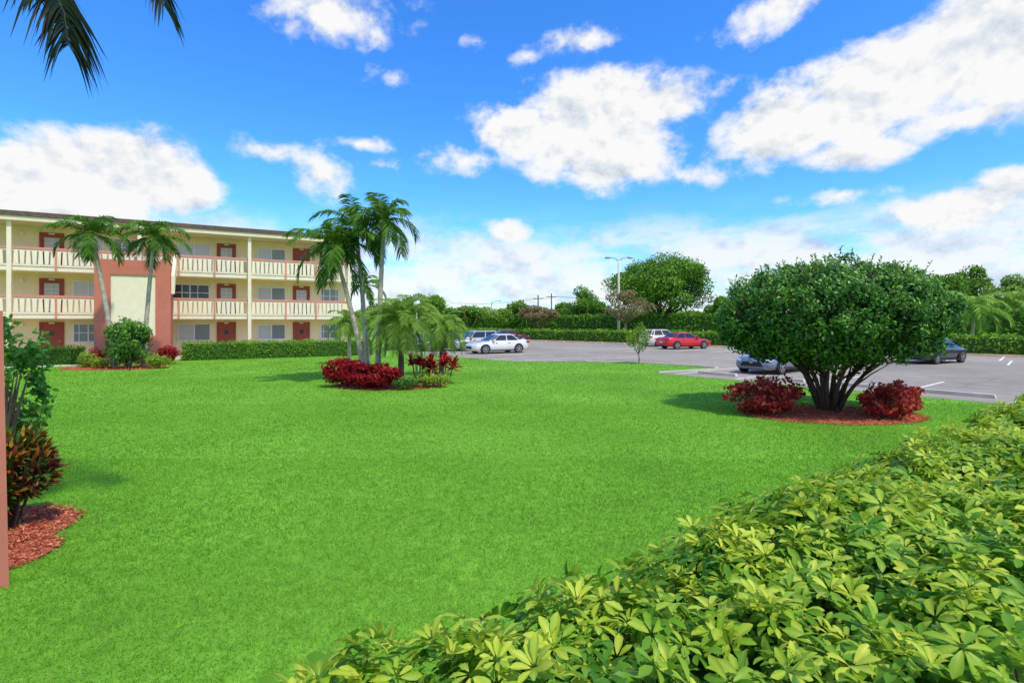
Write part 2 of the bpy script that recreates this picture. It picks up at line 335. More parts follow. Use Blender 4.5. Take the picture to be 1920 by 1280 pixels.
def door(s,z,kind):
    y=1.5; b=MB(); w_=.98; a,c=s-w_/2,s+w_/2; b.box(a-.09,a,y-.07,y-.001,z,z+2.2); b.box(c,c+.09,y-.07,y-.001,z,z+2.2); b.box(a,c,y-.07,y-.001,z+2.05,z+2.2)
    b.box(a,c,y-.03,y-.001,z+.01,z+2.05)
    o=b.build('door',M['brick'],B)
    if kind=='screen':
        p=MB(); p.box(a+.14,c-.14,y-.05,y-.031,z+.25,z+1.9); p.build('screen',M['screen'],o)
        g_=MB()
        for i in range(6): g_.box(a+.15,c-.15,y-.06,y-.0505,z+.3+i*.25,z+.32+i*.25)
        g_.box(s-.01,s+.01,y-.0625,y-.0605,z+.25,z+1.9); g_.build('grille',M['white'],o)
    else:
        p=MB(); p.box(s-.12,s+.12,y-.045,y-.031,z+1.35,z+1.65); p.build('door_light',M['pane'],o)
        for (u0,u1,h0,h1) in ((-.36,-.04,.2,1.15),(.04,.36,.2,1.15)):
            p=MB(); p.box(s+u0,s+u1,y-.042,y-.031,z+h0,z+h1); p.build('raised_panel',M['brick'],o)
    p=MB(); p.box(s+.34,s+.40,y-.085,y-.031,z+1.0,z+1.06); p.build('handle',M['alloy'],o)
    p=MB(); p.box(s-.14,s+.14,y-.078,y-.071,z+2.09,z+2.16); p.build('number_plate',M['white'],o)
for fi,z in enumerate(ZF):
    k=['solid','screen','screen'][fi]
    for s,kk in ((-10.5,'blind'),(-4.9,'blind'),(-1.6,'blind')): window(s,z,1.75,1.15,kk)
    for s in (-7.2,-2.7): door(s-.3,z,k)
    door(1.95,z,k); window(3.7,z,1.5,1.15,'blind' if fi else 'grey'); window(5.4,z,1.4,1.15,'grey')
    window(9.35 if fi!=1 else 9.1,z,1.9 if fi!=1 else 2.3,1.15,['blind','open','blind'][fi]); door(11.25,z,k)
    window(14.1,z,1.85,1.1,'blind'); door(16.1,z,'solid' if fi!=1 else 'screen'); window(18.1,z,1.3,1.1,'grey')
    for s in (.6,12.75,10.4):
        p=MB(); p.box(s-.07,s+.07,1.36,1.499,z+1.95,z+2.15); p.build('wall_lamp',M['white'],B)
e=MB(); ya,yb=-2.45,-2.15
e.box(4.6,5.35,ya,yb,0,5.05); e.box(7.5,8.25,ya,yb,0,5.05); e.box(5.35,7.5,ya,yb,0,1.5); e.prism([(4.6,5.05),(8.25,5.05),(8.25,6.55),(8.10,6.55),(7.72,5.9),(4.6,5.9)],ya,yb)
e.box(4.6,4.9,yb,-.2,0,5.3); e.box(7.95,8.25,yb,-.4,0,5.9)
se=e.build('stair_enclosure',M['salmon'],B)
e=MB(); e.box(5.353,7.497,ya+.08,yb-.02,1.503,5.047); e.build('infill_panel',M['creampost'],se)
fl_=MB(); fl_.add([(8.27,-2.3,4.0),(8.45,-2.3,4.0),(8.45,-.4,5.5),(8.27,-.4,5.5),(8.27,-2.3,5.1),(8.45,-2.3,5.1),(8.45,-.4,6.55),(8.27,-.4,6.55)],[(0,3,2,1),(4,5,6,7),(0,1,5,4),(1,2,6,5),(2,3,7,6),(3,0,4,7)]); fl_.build('stair_parapet',M['creampost'],B)
for u0,u1 in ((8.4,X1),(-12,4.4)):
    b=MB(); b.box(u0,u1,-1.9,-.31,0,.03); p=b.build('path',M['concrete']); p.location=(-28.8,30,0); p.rotation_euler=(0,0,FA); struct(p)
b=MB(); b.box(-12,4.2,-4.5,-3.5,0,.02); p=b.build('path',M['concrete']); p.location=(-28.8,30,0); p.rotation_euler=(0,0,FA); struct(p)

# ------------------------------------------------------------ hedges
def hedge(p0,p1,w_,h,leaf,n,mat,label,name='hedge'):
    d=Vector((p1[0]-p0[0],p1[1]-p0[1],0)); L=d.length; a=math.atan2(d.y,d.x)
    t=thing(name,label,'hedge',(p0[0],p0[1],0),a)
    c=MB(); c.box(.1,L-.1,-w_/2+leaf*.6,w_/2-leaf*.6,0,h-leaf*.7); c.build('shaded_core',M['core'],t)  # solid core added to close gaps, dark as the shade inside
    A=np.array([L*w_,L*h,L*h*.6,w_*h*2]); i=rng.choice(4,n,p=A/A.sum()); u=rng.random(n); v=rng.random(n); P=np.zeros((n,3)); N=np.zeros((n,3))
    for k in range(4):
        m=i==k
        if k==0: P[m]=np.c_[u[m]*L,(v[m]-.5)*w_,np.full(m.sum(),h)]; N[m]=(0,0,1)
        elif k==1: P[m]=np.c_[u[m]*L,np.full(m.sum(),-w_/2),v[m]*h]; N[m]=(0,-1,.3)
        elif k==2: P[m]=np.c_[u[m]*L,np.full(m.sum(),w_/2),v[m]*h]; N[m]=(0,1,.3)
        else: P[m]=np.c_[np.where(u[m]<.5,0,L),(u[m]*2%1-.5)*w_,v[m]*h]; N[m]=np.c_[np.where(u[m]<.5,-1,1),np.zeros(m.sum()),np.zeros(m.sum())+.2]
    wob=.5*np.sin(P[:,0]*2.1)+.5*np.sin(P[:,0]*5.3+1)+.4*np.sin(P[:,0]*.6+P[:,1]*3)
    P+=N*((wob*.07+rng.normal(0,.06,n))*min(1.2,h))[:,None]-N*rng.random((n,1))*leaf*.5
    P[:,2]=np.maximum(P[:,2],.02)
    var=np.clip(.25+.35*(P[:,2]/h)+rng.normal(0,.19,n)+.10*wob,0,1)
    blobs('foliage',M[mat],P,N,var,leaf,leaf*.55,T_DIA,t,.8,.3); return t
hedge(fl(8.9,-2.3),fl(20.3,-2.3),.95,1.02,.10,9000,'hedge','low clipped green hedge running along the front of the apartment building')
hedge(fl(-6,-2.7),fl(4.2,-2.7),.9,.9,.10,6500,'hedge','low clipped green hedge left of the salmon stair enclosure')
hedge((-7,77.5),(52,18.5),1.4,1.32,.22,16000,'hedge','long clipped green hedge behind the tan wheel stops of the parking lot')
hedge((-14,108),(70,24),2.6,3.3,.42,14000,'far','tall dark green hedge behind the long clipped parking lot hedge','tall_hedge')

# ------------------------------------------------------------ foreground umbrella-plant hedge
O=np.array([-.65,1.63]); dh=np.array([.789,.614]); nh=np.array([.614,-.789])
t=thing('umbrella_plant_hedge','waist high yellow-green umbrella plant hedge filling the lower right foreground','hedge',(0,0,0))
core=MB(); a0=O-dh*1.6+nh*.15; b0=O+dh*12+nh*.2
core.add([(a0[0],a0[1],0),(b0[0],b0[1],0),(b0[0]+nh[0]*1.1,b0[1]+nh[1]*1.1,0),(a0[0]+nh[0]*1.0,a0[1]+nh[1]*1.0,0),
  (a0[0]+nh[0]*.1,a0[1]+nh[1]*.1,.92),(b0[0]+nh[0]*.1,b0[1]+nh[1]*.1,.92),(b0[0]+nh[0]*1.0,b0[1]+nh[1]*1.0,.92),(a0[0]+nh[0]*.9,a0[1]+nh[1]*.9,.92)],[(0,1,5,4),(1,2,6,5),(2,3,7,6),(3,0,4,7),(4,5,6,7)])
core.build('shaded_core',M['core'],t)  # added filler under the rosettes, interior shade in its colour
nr=10800; s=rng.uniform(-1.6,12,nr); q=rng.random(nr)
side=q<.28; back=(q>.95)
c=np.where(side,rng.uniform(-.16,.06,nr),np.where(back,1.45,rng.uniform(-.12,1.45,nr)))
lump=np.sin(s*6.1+2*np.sin(c*4))*np.sin(c*8.3+1.5*np.sin(s*3.1))
top=1.15+.06*np.clip(1-np.abs(s-2)/4,0,1)+.05*np.sin(s*2.3+1)+.065*lump+.03*np.sin(s*13+c*11)
rnd_=np.minimum(c+.14,1.5-c); top=top-.22*np.exp(-np.maximum(rnd_,0)/.13)
lay=rng.random(nr); z=np.where(side,rng.uniform(.08,1.05,nr),np.where(back,rng.uniform(.1,1,nr),top-np.where(lay<.58,0,rng.uniform(0.03,.22,nr))+rng.normal(0,.033,nr)))
c=c-np.where(side,.06*np.sin(s*3)+.05*np.sin(s*7),0)
c=np.where(s>6,c+.08,c)
hub=np.c_[O[0]+dh[0]*s+nh[0]*c,O[1]+dh[1]*s+nh[1]*c,z]
ax=np.zeros((nr,3)); ax[:,2]=1; ax[:,:2]+=-nh*np.where(side,1.0,np.where(c<.3,.5,0))[:,None]; ax+=rng.normal(0,.32,(nr,3)); ax=nrm(ax)
a1=nrm(np.cross(ax,rdir(nr))); a2=np.cross(ax,a1)
LP=[];LD=[];LN=[];LLn=[];LV=[]
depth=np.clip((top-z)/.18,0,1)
bright=np.clip(np.where(side,.36+.25*z,.68-.42*depth+.08*lump)+rng.normal(0,.18,nr),0,1)  # deep and low rosettes darker: painted shade; the rest random tone
sz=rng.uniform(.058,.102,nr)
for k in range(8):
    th=2*PI*k/8+rng.normal(0,.12,nr); up=rng.normal(.06,.25,nr)
    young=bright>.82; up=np.where(young,up+.6,up)
    d=a1*np.cos(th)[:,None]+a2*np.sin(th)[:,None]+ax*up[:,None]
    keep=rng.random(nr)<.92
    dn=nrm(d); nn=ax-dn*np.sum(ax*dn,axis=1,keepdims=True)+rng.normal(0,.22,(nr,3))
    LP.append((hub+dn*.012)[keep]); LD.append(dn[keep]); LN.append(nn[keep]); LLn.append((sz*rng.uniform(.75,1.12,nr)*np.where(young,.8,1))[keep]); LV.append(np.clip(bright+rng.normal(0,.10,nr),0,1)[keep])
LP=np.vstack(LP);LD=np.vstack(LD);LN=np.vstack(LN);LLn=np.concatenate(LLn);LV=np.concatenate(LV)
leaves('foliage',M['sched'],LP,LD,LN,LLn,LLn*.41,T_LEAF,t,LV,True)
sb=MB()
for i in range(140):
    ss=random.uniform(-1.4,10); cc=random.uniform(.05,1.3); x=O[0]+dh[0]*ss+nh[0]*cc; y=O[1]+dh[1]*ss+nh[1]*cc
    sb.tube([(x,y,0),(x+random.uniform(-.1,.1),y+random.uniform(-.1,.1),.5),(x+random.uniform(-.2,.2),y+random.uniform(-.2,.2),1.0)],[.014,.011,.006],5)
sb.build('stem',M['bark'],t)

# ------------------------------------------------------------ palms
def strips(items,name,mat,parent,extra=None):
    V=[];T=[];A=[];LU=[]
    for p,d,L_,W_,dr,wd,va in items:
        b=len(V); n=4; p=Vector(p); d=Vector(d).normalized(); wd=Vector(wd).normalized()
        for i in range(n+1):
            u=i/n; c=p+d*L_*u+Vector((0,0,-dr*L_*u*u)); ww=W_*(.35,.95,1,.7,.06)[i]*.5
            V.append(c+wd*ww); V.append(c-wd*ww); A+=[va,va]; LU+=[1,1]
        for i in range(n):
            T.append((b+2*i,b+2*i+1,b+2*i+3)); T.append((b+2*i,b+2*i+3,b+2*i+2))
    if extra:
        for pts,r0,r1 in extra:
            m=MB(); k=len(pts); m.tube(pts,[r0+(r1-r0)*i/(k-1) for i in range(k)],5,False); b=len(V); V+= [Vector(q) for q in m.v]; A+=[.75]*len(m.v); LU+=[0]*len(m.v)
            for f in m.f: T.append((f[0]+b,f[1]+b,f[2]+b)); T.append((f[0]+b,f[2]+b,f[3]+b))
    return tri_mesh(name,np.array([tuple(v) for v in V]),T,mat,parent,{'var':A,'lu':LU})
def frond(pts,nl,ll,lw,mat,parent,rr=.02,droop=.45,base=.12,vee=.25,tone=.5,fwd=.55):
    pts=[Vector(p) for p in pts]
    def ev(u):
        x=u*(len(pts)-1); i=min(int(x),len(pts)-2); return pts[i].lerp(pts[i+1],x-i),(pts[i+1]-pts[i]).normalized()
    it=[]
    for i in range(nl):
        u=base+(1-base)*i/(nl-1); p,t_=ev(min(u,.999)); sd=t_.cross(Vector((0,0,1)))
        if sd.length<.1: sd=Vector((1,0,0))
        sd.normalize(); upv=sd.cross(t_).normalized()
        env=(.45+.55*math.sin(PI*min(1,(u-base)/(1-base)*.85+.12)))
        for s_ in (-1,1):
            d=sd*s_+t_*(fwd+.6*u)+upv*(vee+random.uniform(-.15,.15)); L_=ll*env*random.uniform(.85,1.12)
            wd=(t_*.9+upv*random.uniform(-.7,.7))
            it.append((p,d,L_,lw,droop*random.uniform(.6,1.35),wd,min(1,max(0,tone+random.uniform(-.25,.25)))))
    return strips(it,'frond',mat,parent,[(pts,rr,rr*.25)])
def arcpts(c,az,e0,L_,bend,n=9):
    p=Vector(c); out=[p.copy()]; e=e0
    for i in range(n-1):
        e=max(e-bend*.2*((i+1)/(n-1))**.6,-1.45)
        p=p+Vector((math.cos(az)*math.cos(e),math.sin(az)*math.cos(e),math.sin(e)))*(L_/(n-1)); out.append(p.copy())
    return out
def palm(name,base,topz,top_off,label,nf=14,L_=2.0,r=.085,mat='palm',ll=.55,lw=.052,nl=36,shaft=.7,bark='palmbark',group=None,e_hi=82,e_lo=-20,bend=82,seed=1,droop=.55):
    random.seed(seed); t=thing(name,label,'palm tree',(base[0],base[1],0),0,group)
    tx,ty=top_off; pts=[];rad=[]; n=22
    for i in range(n+1):
        u=i/n; k=u**1.35; pts.append((tx*k,ty*k,(topz-shaft)*u)); rad.append(r*(1.25-.42*u)*(1+.07*(i%2))+(.05*r/.1*(1 if i==0 else 0)))
    b=MB(); b.tube(pts,rad,10); b.build('trunk',M[bark],t,True)
    if shaft>.2:
        b=MB(); q=Vector(pts[-1]); b.tube([q,q+Vector((tx*.06,0,shaft*.4)),q+Vector((tx*.1,0,shaft))],[r*.8,r*1.0,r*.4],10); b.build('crownshaft',M['shaft'],t,True); c=q+Vector((tx*.1,0,shaft))
    else: c=Vector(pts[-1])
    for i in range(nf):
        u=i/(nf-1); az=i*2.39996+random.uniform(-.2,.2); e=R(e_hi+(e_lo-e_hi)*u+random.uniform(-8,8))
        frond(arcpts(c,az,e,L_*random.uniform(.82,1.12)*(.8+.2*math.sin(PI*u)),R(bend*random.uniform(.8,1.2))),nl,ll,lw,M[mat],t,.018*L_/2,droop,tone=.75-.45*u)
    return t
palm('palm_tree',at(214,27),zz(440,27),(-1.0,0),'curved palm rising left of the salmon stair enclosure',16,2.1,.10,lw=.065,seed=3)
palm('palm_tree',at(270,27.6),zz(446,27.6),(.45,0),'palm with straighter trunk standing in front of the cream stair panel',15,1.9,.10,lw=.065,seed=8)
palm('palm_tree',at(684,20),zz(462,20),(-.95,-.1),'leftmost leaning palm of the island bed cluster',18,1.95,seed=21,e_lo=-35)
palm('palm_tree',at(690,20.6),zz(428,20.6),(-.45,.2),'middle palm of the island bed cluster with a gently leaning trunk',18,1.85,seed=34,e_lo=-30)
palm('palm_tree',at(708,19.8),zz(412,19.8),(.2,0),'tallest upright palm on the right of the island bed cluster',15,1.65,seed=45,e_lo=-30)
palm('date_palm',at(752,19.0),zz(602,19),(0,0),'feathery pygmy date palm with a dark trunk at the front of the island bed',60,1.72,.09,'pygmy',.36,.019,60,0,'barkd',None,88,-28,88,seed=52,droop=.3)
palm('date_palm',at(828,23),zz(618,23),(0,0),'paler feathery palm behind the island bed beside the parked cars',42,1.5,.09,'pygmy',.36,.022,46,0,'barkd',None,86,-20,90,seed=61,droop=.3)
palm('date_palm',at(655,29),zz(606,29),(0,0),'small pale palm behind the leaning palm trunks near the building hedge',24,1.5,.09,'pygmy',.42,.05,28,0,'palmbark',None,84,-10,85,seed=63)
palm('palm_tree',at(675,46),zz(535,46),(.3,0),'distant palm showing between the trunks of the island palm cluster',14,2.4,.14,lw=.1,nl=26,seed=71)
palm('palm_tree',at(1822,46),zz(578,46),(.2,0),'small light green palm beyond the clipped hedge at far right',16,3.0,.14,mat='pygmy',seed=77,lw=.12,nl=26,ll=.8)
palm('palm_tree',at(1905,50),zz(570,50),(-.2,0),'light green palm beyond the hedge at the right edge of the picture',16,3.0,.14,mat='pygmy',seed=79,lw=.12,nl=26,ll=.8)
random.seed(9)
t=thing('palm_tree','overhead palm, leaves coloured dark as if backlit, whose frond tips hang into the upper left corner','palm tree',(-7.2,5.6,0))
b=MB(); b.tube([(0,0,0),(.05,0,2),(.1,0,4),(.2,0,5.8)],[.17,.14,.13,.11],12); b.build('trunk',M['palmbark'],t,True)
b=MB(); b.tube([(.2,0,5.8),(.22,0,6.2),(.25,0,6.7)],[.11,.13,.06],12); b.build('crownshaft',M['shaft'],t,True)
c0=Vector((.25,0,6.7))
def wp(px,py,Y): return Vector(((px-960)/F*Y+7.2,Y-5.6,zz(py,Y)))
frond([c0,wp(-140,-330,5.2),wp(-30,-200,5.1),wp(50,-100,5.0),wp(95,-30,5.0),wp(120,25,5.0),wp(128,85,5.0)],92,.52,.042,M['palm_backlit'],t,.026,.95,tone=.25,fwd=.1,vee=.1)
frond([c0,wp(-60,-420,5.6),wp(90,-330,5.4),wp(190,-210,5.3),wp(255,-110,5.2),wp(285,-45,5.2),wp(306,8,5.2)],66,.44,.040,M['palm_backlit'],t,.024,.75,tone=.25,fwd=.25)
frond([c0,wp(-200,-320,6),wp(-110,-200,5.9),wp(-30,-120,5.8),wp(30,-60,5.8),wp(72,-8,5.8)],60,.54,.044,M['palm_backlit'],t,.022,.8,tone=.3,fwd=.15)
for i in range(9): frond(arcpts(c0,PI*.45+i*.5,R(60-i*9),2.3,R(90)),30,.5,.036,M['palm_backlit'],t,.02,.6,tone=.4)

# ------------------------------------------------------------ trees
def tree(name,pos,label,crown_c,crown_r,n,leaf,mat,k=16,cr=.36,trunk_r=.25,fork=.4,nb=7,bark='bark',group=None,zmin=-1,cat='tree',wr=.6,seed=1):
    random.seed(seed)
    t=thing(name,label,cat,(pos[0],pos[1],0),0,group)
    P,N,v=canopy(n,crown_c,crown_r,k,cr,zmin=zmin)
    blobs('crown',M[mat],P,N,v,leaf,leaf*wr,T_DIA,t)
    b=MB(); cz=crown_c[2]; fz=cz*fork
    b.tube([(0,0,-.1),(.05,0,fz*.5),(crown_c[0]*.3,0,fz)],[trunk_r*1.4,trunk_r,trunk_r*.85],9)
    for i in range(nb):
        a=2*PI*i/nb+random.uniform(-.3,.3); rr=random.uniform(.35,.75)
        e=Vector((crown_c[0]+math.cos(a)*crown_r[0]*rr,crown_c[1]+math.sin(a)*crown_r[1]*rr,cz+random.uniform(-.25,.45)*crown_r[2]))
        s0=Vector((crown_c[0]*.3,0,fz-.05)); m=s0.lerp(e,.5)+Vector((math.cos(a)*.1*crown_r[0],math.sin(a)*.1*crown_r[1],-.05*crown_r[2]))
        b.tube([s0,m,e],[trunk_r*.6,trunk_r*.38,trunk_r*.1],7)
    b.build('trunk',M[bark],t,True); return t
def btree(px,ytop,hw,Y,label,mat='far',n=5000,leaf=.4,bot=None,group=None,**kw):
    x,y=at(px,Y); zt=zz(ytop,Y); r=hw/F*Y; bz=zt*.28 if bot is None else zz(bot,Y); cz=(zt+bz)/2; rz=(zt-bz)/2
    return tree('tree',(x,y),label,(0,0,cz),(r,r*.9,rz),n,leaf,mat,group=group,**kw)
btree(1238,481,106,75,'large round-topped shade tree beyond the hedge behind the street lamp','far',30000,.36,598,k=64,cr=.30,trunk_r=.38,fork=.35,nb=10,bark='barkd',seed=4,zmin=-.62)
btree(1172,543,56,62,'half-bare pinkish tree in front of the large shade tree','dry',2300,.26,596,k=20,cr=.30,trunk_r=.16,fork=.5,nb=14,seed=5)
btree(1012,571,46,70,'olive-brown low spreading tree behind the clipped hedge','dry',5200,.26,606,k=20,cr=.3,trunk_r=.16,seed=6,nb=8)
btree(1090,538,40,98,'dark green domed tree between the olive-brown tree and the pinkish tree','far',5500,.42,612,k=20,cr=.3,seed=7)
btree(1122,553,28,88,'small bushy green tree just left of the pinkish half-bare tree','far',3600,.36,612,seed=8)
btree(968,560,28,92,'narrow green tree left of the olive-brown low tree','far',3400,.38,612,seed=9)
btree(930,574,30,84,'low light green tree behind the dark red car','farl',3000,.34,612,seed=10)
btree(882,568,32,84,'bushy green tree beyond the silver car','far',3800,.36,612,seed=11)
btree(848,578,26,90,'small dark tree showing right of the paler feathery palm','far',2600,.4,612,seed=12)
btree(790,538,48,80,'dark broad tree showing behind the pygmy date palm','far',6500,.4,612,k=22,cr=.3,seed=13)
btree(1052,566,30,110,'distant hazy green tree behind the utility poles','far',3000,.5,612,seed=14)
btree(1352,552,34,70,'green tree showing between the large shade tree and the round lawn tree','far',4200,.34,612,seed=15)
btree(1400,540,45,75,'broad green tree hidden behind the left side of the round lawn tree','far',4000,.36,606,seed=25)
btree(1766,508,48,62,'dense green tree just right of the round lawn tree crown','far',8000,.32,612,seed=16,k=26,cr=.3)
btree(1832,498,54,66,'tallest dense green tree at right beyond the hedge','far',8500,.34,612,seed=17,k=26,cr=.3)
btree(1905,513,66,58,'yellow-green tree at the right edge beyond the hedge','farl',9000,.32,618,seed=18,k=26,cr=.3)
btree(1975,505,60,64,'dark tree mostly cut off by the right edge of the picture','far',4000,.36,600,seed=19)
btree(720,560,34,90,'dark tree low behind the trunks of the palm cluster','far',3000,.4,612,seed=20)
btree(1690,530,50,70,'green tree hidden behind the right side of the round lawn tree','far',4000,.36,600,seed=26)
random.seed(88)
for i,px in enumerate(range(690,1440,36)):
    btree(px+random.uniform(-8,8),random.uniform(572,590),random.uniform(24,36),random.uniform(112,128),'low rounded green tree in the continuous far tree line behind the tall hedge','far' if i%3 else 'farl',1700,.62,618,group='far tree line behind the tall hedge',seed=100+i,k=10,cr=.4,nb=4)
random.seed(5)
tree('sapling',at(1197,29.6),'thin young tree with sparse light leaves on the grass island',(0,0,1.4),(.7,.65,.95),850,.12,'farl',k=18,cr=.3,trunk_r=.028,fork=.4,nb=9,seed=31,cat='young tree')

# round multi-stemmed tree on the right
random.seed(77)
t=thing('round_tree','clipped umbrella-shaped tree with many dark stems in the red mulch bed','tree',(8.25,13.9,0))
def bump(d): return 1+.05*np.sin(d[:,0]*7+1)*np.sin(d[:,1]*6+2)+.05*np.sin(d[:,2]*9+d[:,0]*11)+.04*np.sin(d[:,0]*27+d[:,2]*19)
CR=np.array([2.62,2.35,1.36]); cc=np.array([.06,0,2.38])
def squash(P,d):
    P[:,2]+=np.where(d[:,2]<-.1,.14*np.sin(P[:,0]*3.3)*np.sin(P[:,1]*4)+.50*np.clip(d[:,0]-.15,0,1)*np.clip(-d[:,2]*2.2,0,1),0); return P
kc=420; cd=rdir(kc); cd[:,2]=np.where(cd[:,2]<-.58,-.58+(cd[:,2]+.58)*.25,cd[:,2])
cpos=cc+cd*(bump(nrm(cd))*rng.uniform(.86,1.0,kc))[:,None]*CR; cpos=squash(cpos,cd)
crad=rng.uniform(.17,.34,kc); n=44000; i_=rng.integers(0,kc,n)
dd_=nrm(rdir(n)+nrm(cd)[i_]*.55); rad=crad[i_]*rng.uniform(.45,1.08,n)
P=cpos[i_]+dd_*rad[:,None]; Nn=nrm(dd_*.7+nrm(cd)[i_]*.6)
v=np.clip(.15+.50*(rad/crad[i_]-.4)+.22*dd_[:,2]+rng.normal(0,.15,n)+rng.uniform(-.12,.16,kc)[i_]+.06*cd[i_,2],0,1)  # leaf tone falls towards clump centres, painting the shade in the gaps
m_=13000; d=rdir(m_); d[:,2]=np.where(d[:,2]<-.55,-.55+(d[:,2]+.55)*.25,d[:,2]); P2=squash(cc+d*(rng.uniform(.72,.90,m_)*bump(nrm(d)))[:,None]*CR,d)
P=np.vstack([P,P2]); Nn=np.vstack([Nn,nrm(d)]); v=np.concatenate([v,rng.uniform(0,.25,m_)])  # inner leaf layer kept dark, crown shade put into its colour
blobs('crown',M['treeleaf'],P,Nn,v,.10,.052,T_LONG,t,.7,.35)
ns=420; sd_=rdir(ns); sd_[:,2]=np.abs(sd_[:,2])*.9+.05; sd_=nrm(sd_); sp=cc+sd_*CR*bump(sd_)[:,None]*1.0
PP=[];DD=[]; tw=MB()
for i in range(ns):
    h=random.uniform(.08,.26) if random.random()<.82 else random.uniform(.28,.46); dr=Vector((sd_[i][0]*.6+random.uniform(-.25,.25),sd_[i][1]*.5,1)).normalized(); p=Vector(sp[i])
    tw.tube([p-dr*.15,p+dr*h],[.006,.003],4)
    for j in range(int(h/.03)+2): PP.append(tuple(p+dr*h*(j/(int(h/.03)+1)))); a=random.uniform(0,2*PI); DD.append((math.cos(a)*.7,math.sin(a)*.7,random.uniform(.4,1.1)))
PP=np.array(PP);DD=np.array(DD)
leaves('new_shoots',M['treeleaf'],PP,DD,np.c_[rng.normal(0,.3,(len(PP),2)),np.ones(len(PP))],.09*rng.uniform(.7,1.2,len(PP)),.038,T_LONG,t,rng.uniform(.4,1,len(PP)))
tw.build('twigs',M['bark'],t)
for i in range(16):
    a=2*PI*i/16+random.uniform(-.2,.2); sp_=random.uniform(.5,.95); b=MB()
    e=Vector((.1+math.cos(a)*2.0*sp_,math.sin(a)*1.8*sp_,random.uniform(1.9,2.5))); s0=Vector((math.cos(a)*.17,math.sin(a)*.17,-.05))
    m=Vector((math.cos(a)*.6*sp_+random.uniform(-.1,.1),math.sin(a)*.55*sp_,.78+random.uniform(-.15,.15))); m2=m.lerp(e,.5)+Vector((random.uniform(-.1,.1),0,.08))
    r0=random.uniform(.035,.062); b.tube([s0,s0.lerp(m,.5)+Vector((random.uniform(-.04,.04),0,.06)),m,m2,e],[r0*1.3,r0,r0*.85,r0*.6,r0*.25],8)
    for j in range(6):
        f=m.lerp(m2,random.uniform(.0,1)); aa=a+random.uniform(-1.1,1.1); b.tube([f,f+Vector((math.cos(aa)*.4,math.sin(aa)*.4,.35)),f+Vector((math.cos(aa)*.85,math.sin(aa)*.85,.65))],[r0*.5,r0*.33,r0*.12],6)
    b.build('trunk',M['barkd'],t,True)
b=MB(); b.tube([(0,0,-.05),(0,0,.12),(0,0,.3)],[.32,.22,.08],12); b.build('root_flare',M['barkd'],t,True)
bush('copper_shrub',(6.25,13.3),(1.0,.65,.43),1500,.12,'copper','crimson and copper leaved shrub at the left foot of the round tree',k=46,cr=.2,wr=.62,bark='barkd',stems=16)
bush('copper_shrub',(7.2,14.7),(.95,.6,.42),950,.12,'copper','dark copper leaved shrub behind the stems of the round tree',k=34,cr=.23,wr=.62,bark='barkd',stems=10)
bush('copper_shrub',(8.85,12.65),(.76,.55,.41),820,.12,'copper','open stemmed copper shrub just right of the round tree stems',k=40,cr=.19,wr=.62,bark='barkd',stems=18)
bush('copper_shrub',(9.6,13.4),(.76,.55,.40),820,.12,'copper','rightmost copper leaved shrub in the bed of the round tree',k=38,cr=.2,wr=.62,bark='barkd',stems=16)

# island bed planting
bush('crimson_shrub',(-6.0,19.1),(.9,.7,.52),4600,.09,'redleaf','bright crimson shrub at the left end of the island bed',k=40,cr=.26,wr=.7)
bush('crimson_shrub',(-5.15,18.6),(.9,.65,.49),4600,.09,'redleaf','bright crimson shrub in the middle of the red mass in the island bed',k=40,cr=.26,wr=.7)
bush('crimson_shrub',(-4.45,18.3),(.72,.6,.44),3900,.09,'redleaf','low crimson shrub just left of the dark date palm trunk',k=38,cr=.26,wr=.7)
def spiky(name,loc,n,L_,W_,mat,label,cat,dr=.5,lo=.3,hi=1.4,h0=.1,seed=2,heads=3,spread=.35):
    random.seed(seed); t=thing(name,label,cat,(loc[0],loc[1],0))
    sb=MB(); it=[]
    for h in range(heads):
        a=2*PI*h/heads; c=Vector((math.cos(a)*spread,math.sin(a)*spread,h0*random.uniform(.6,1.3))) if heads>1 else Vector((0,0,h0))
        sb.tube([(c.x*.6,c.y*.6,0),c],[.03,.02],6)
        for i in range(n):
            az=random.uniform(0,2*PI); e=random.uniform(lo,hi); d=Vector((math.cos(az)*math.cos(e),math.sin(az)*math.cos(e),math.sin(e)))
            it.append((c+Vector((0,0,random.uniform(-.3,.05)*h0)),d,L_*random.uniform(.7,1.15),W_,dr*random.uniform(.4,1.2),d.cross(Vector((0,0,1)))+Vector((0,0,random.uniform(-.3,.3))),random.random()))
    sb.build('stem',M['bark'],t); strips(it,'foliage',M[mat],t); return t
spiky('cordyline',(-2.65,20.0),36,.55,.10,'redleaf','tall crimson strap-leaved cordyline behind the right side of the island bed','shrub',.45,.2,1.4,.8,seed=12,heads=5,spread=.45)
spiky('cordyline',(-3.45,20.3),32,.55,.10,'redleaf','dark crimson cordyline directly behind the date palm trunk','shrub',.45,.2,1.4,.75,seed=13,heads=4)
spiky('bromeliad',(-3.1,19.0),28,.55,.065,'lime','yellow-green strap-leaved plant between the date palm and the cordyline','plant',.45,.3,1.3,.2,seed=14,heads=5,spread=.35)
bush('low_shrub',(-3.62,18.2),(.48,.42,.22),1100,.075,'shrub','low grey-green ground plant at the front tip of the island bed',k=16,wr=.4)
bush('low_shrub',(-2.6,18.9),(.48,.44,.28),1100,.075,'lime','low lime green plant at the right tip of the island bed',k=16,wr=.4)
t=thing('garden_lamp','grey cylinder-headed lamp post rising between the two feathery palms','lamp post',at(781,23)+(0,))
b=MB(); b.tube([(0,0,0),(0,0,2.85)],[.05,.045],8); b.build('pole',M['steel'],t,True)
b=MB(); b.tube([(0,0,2.85),(0,0,2.9),(0,0,3.3)],[.07,.13,.15],14); b.build('lamp_shade',M['lamp'],t,True)
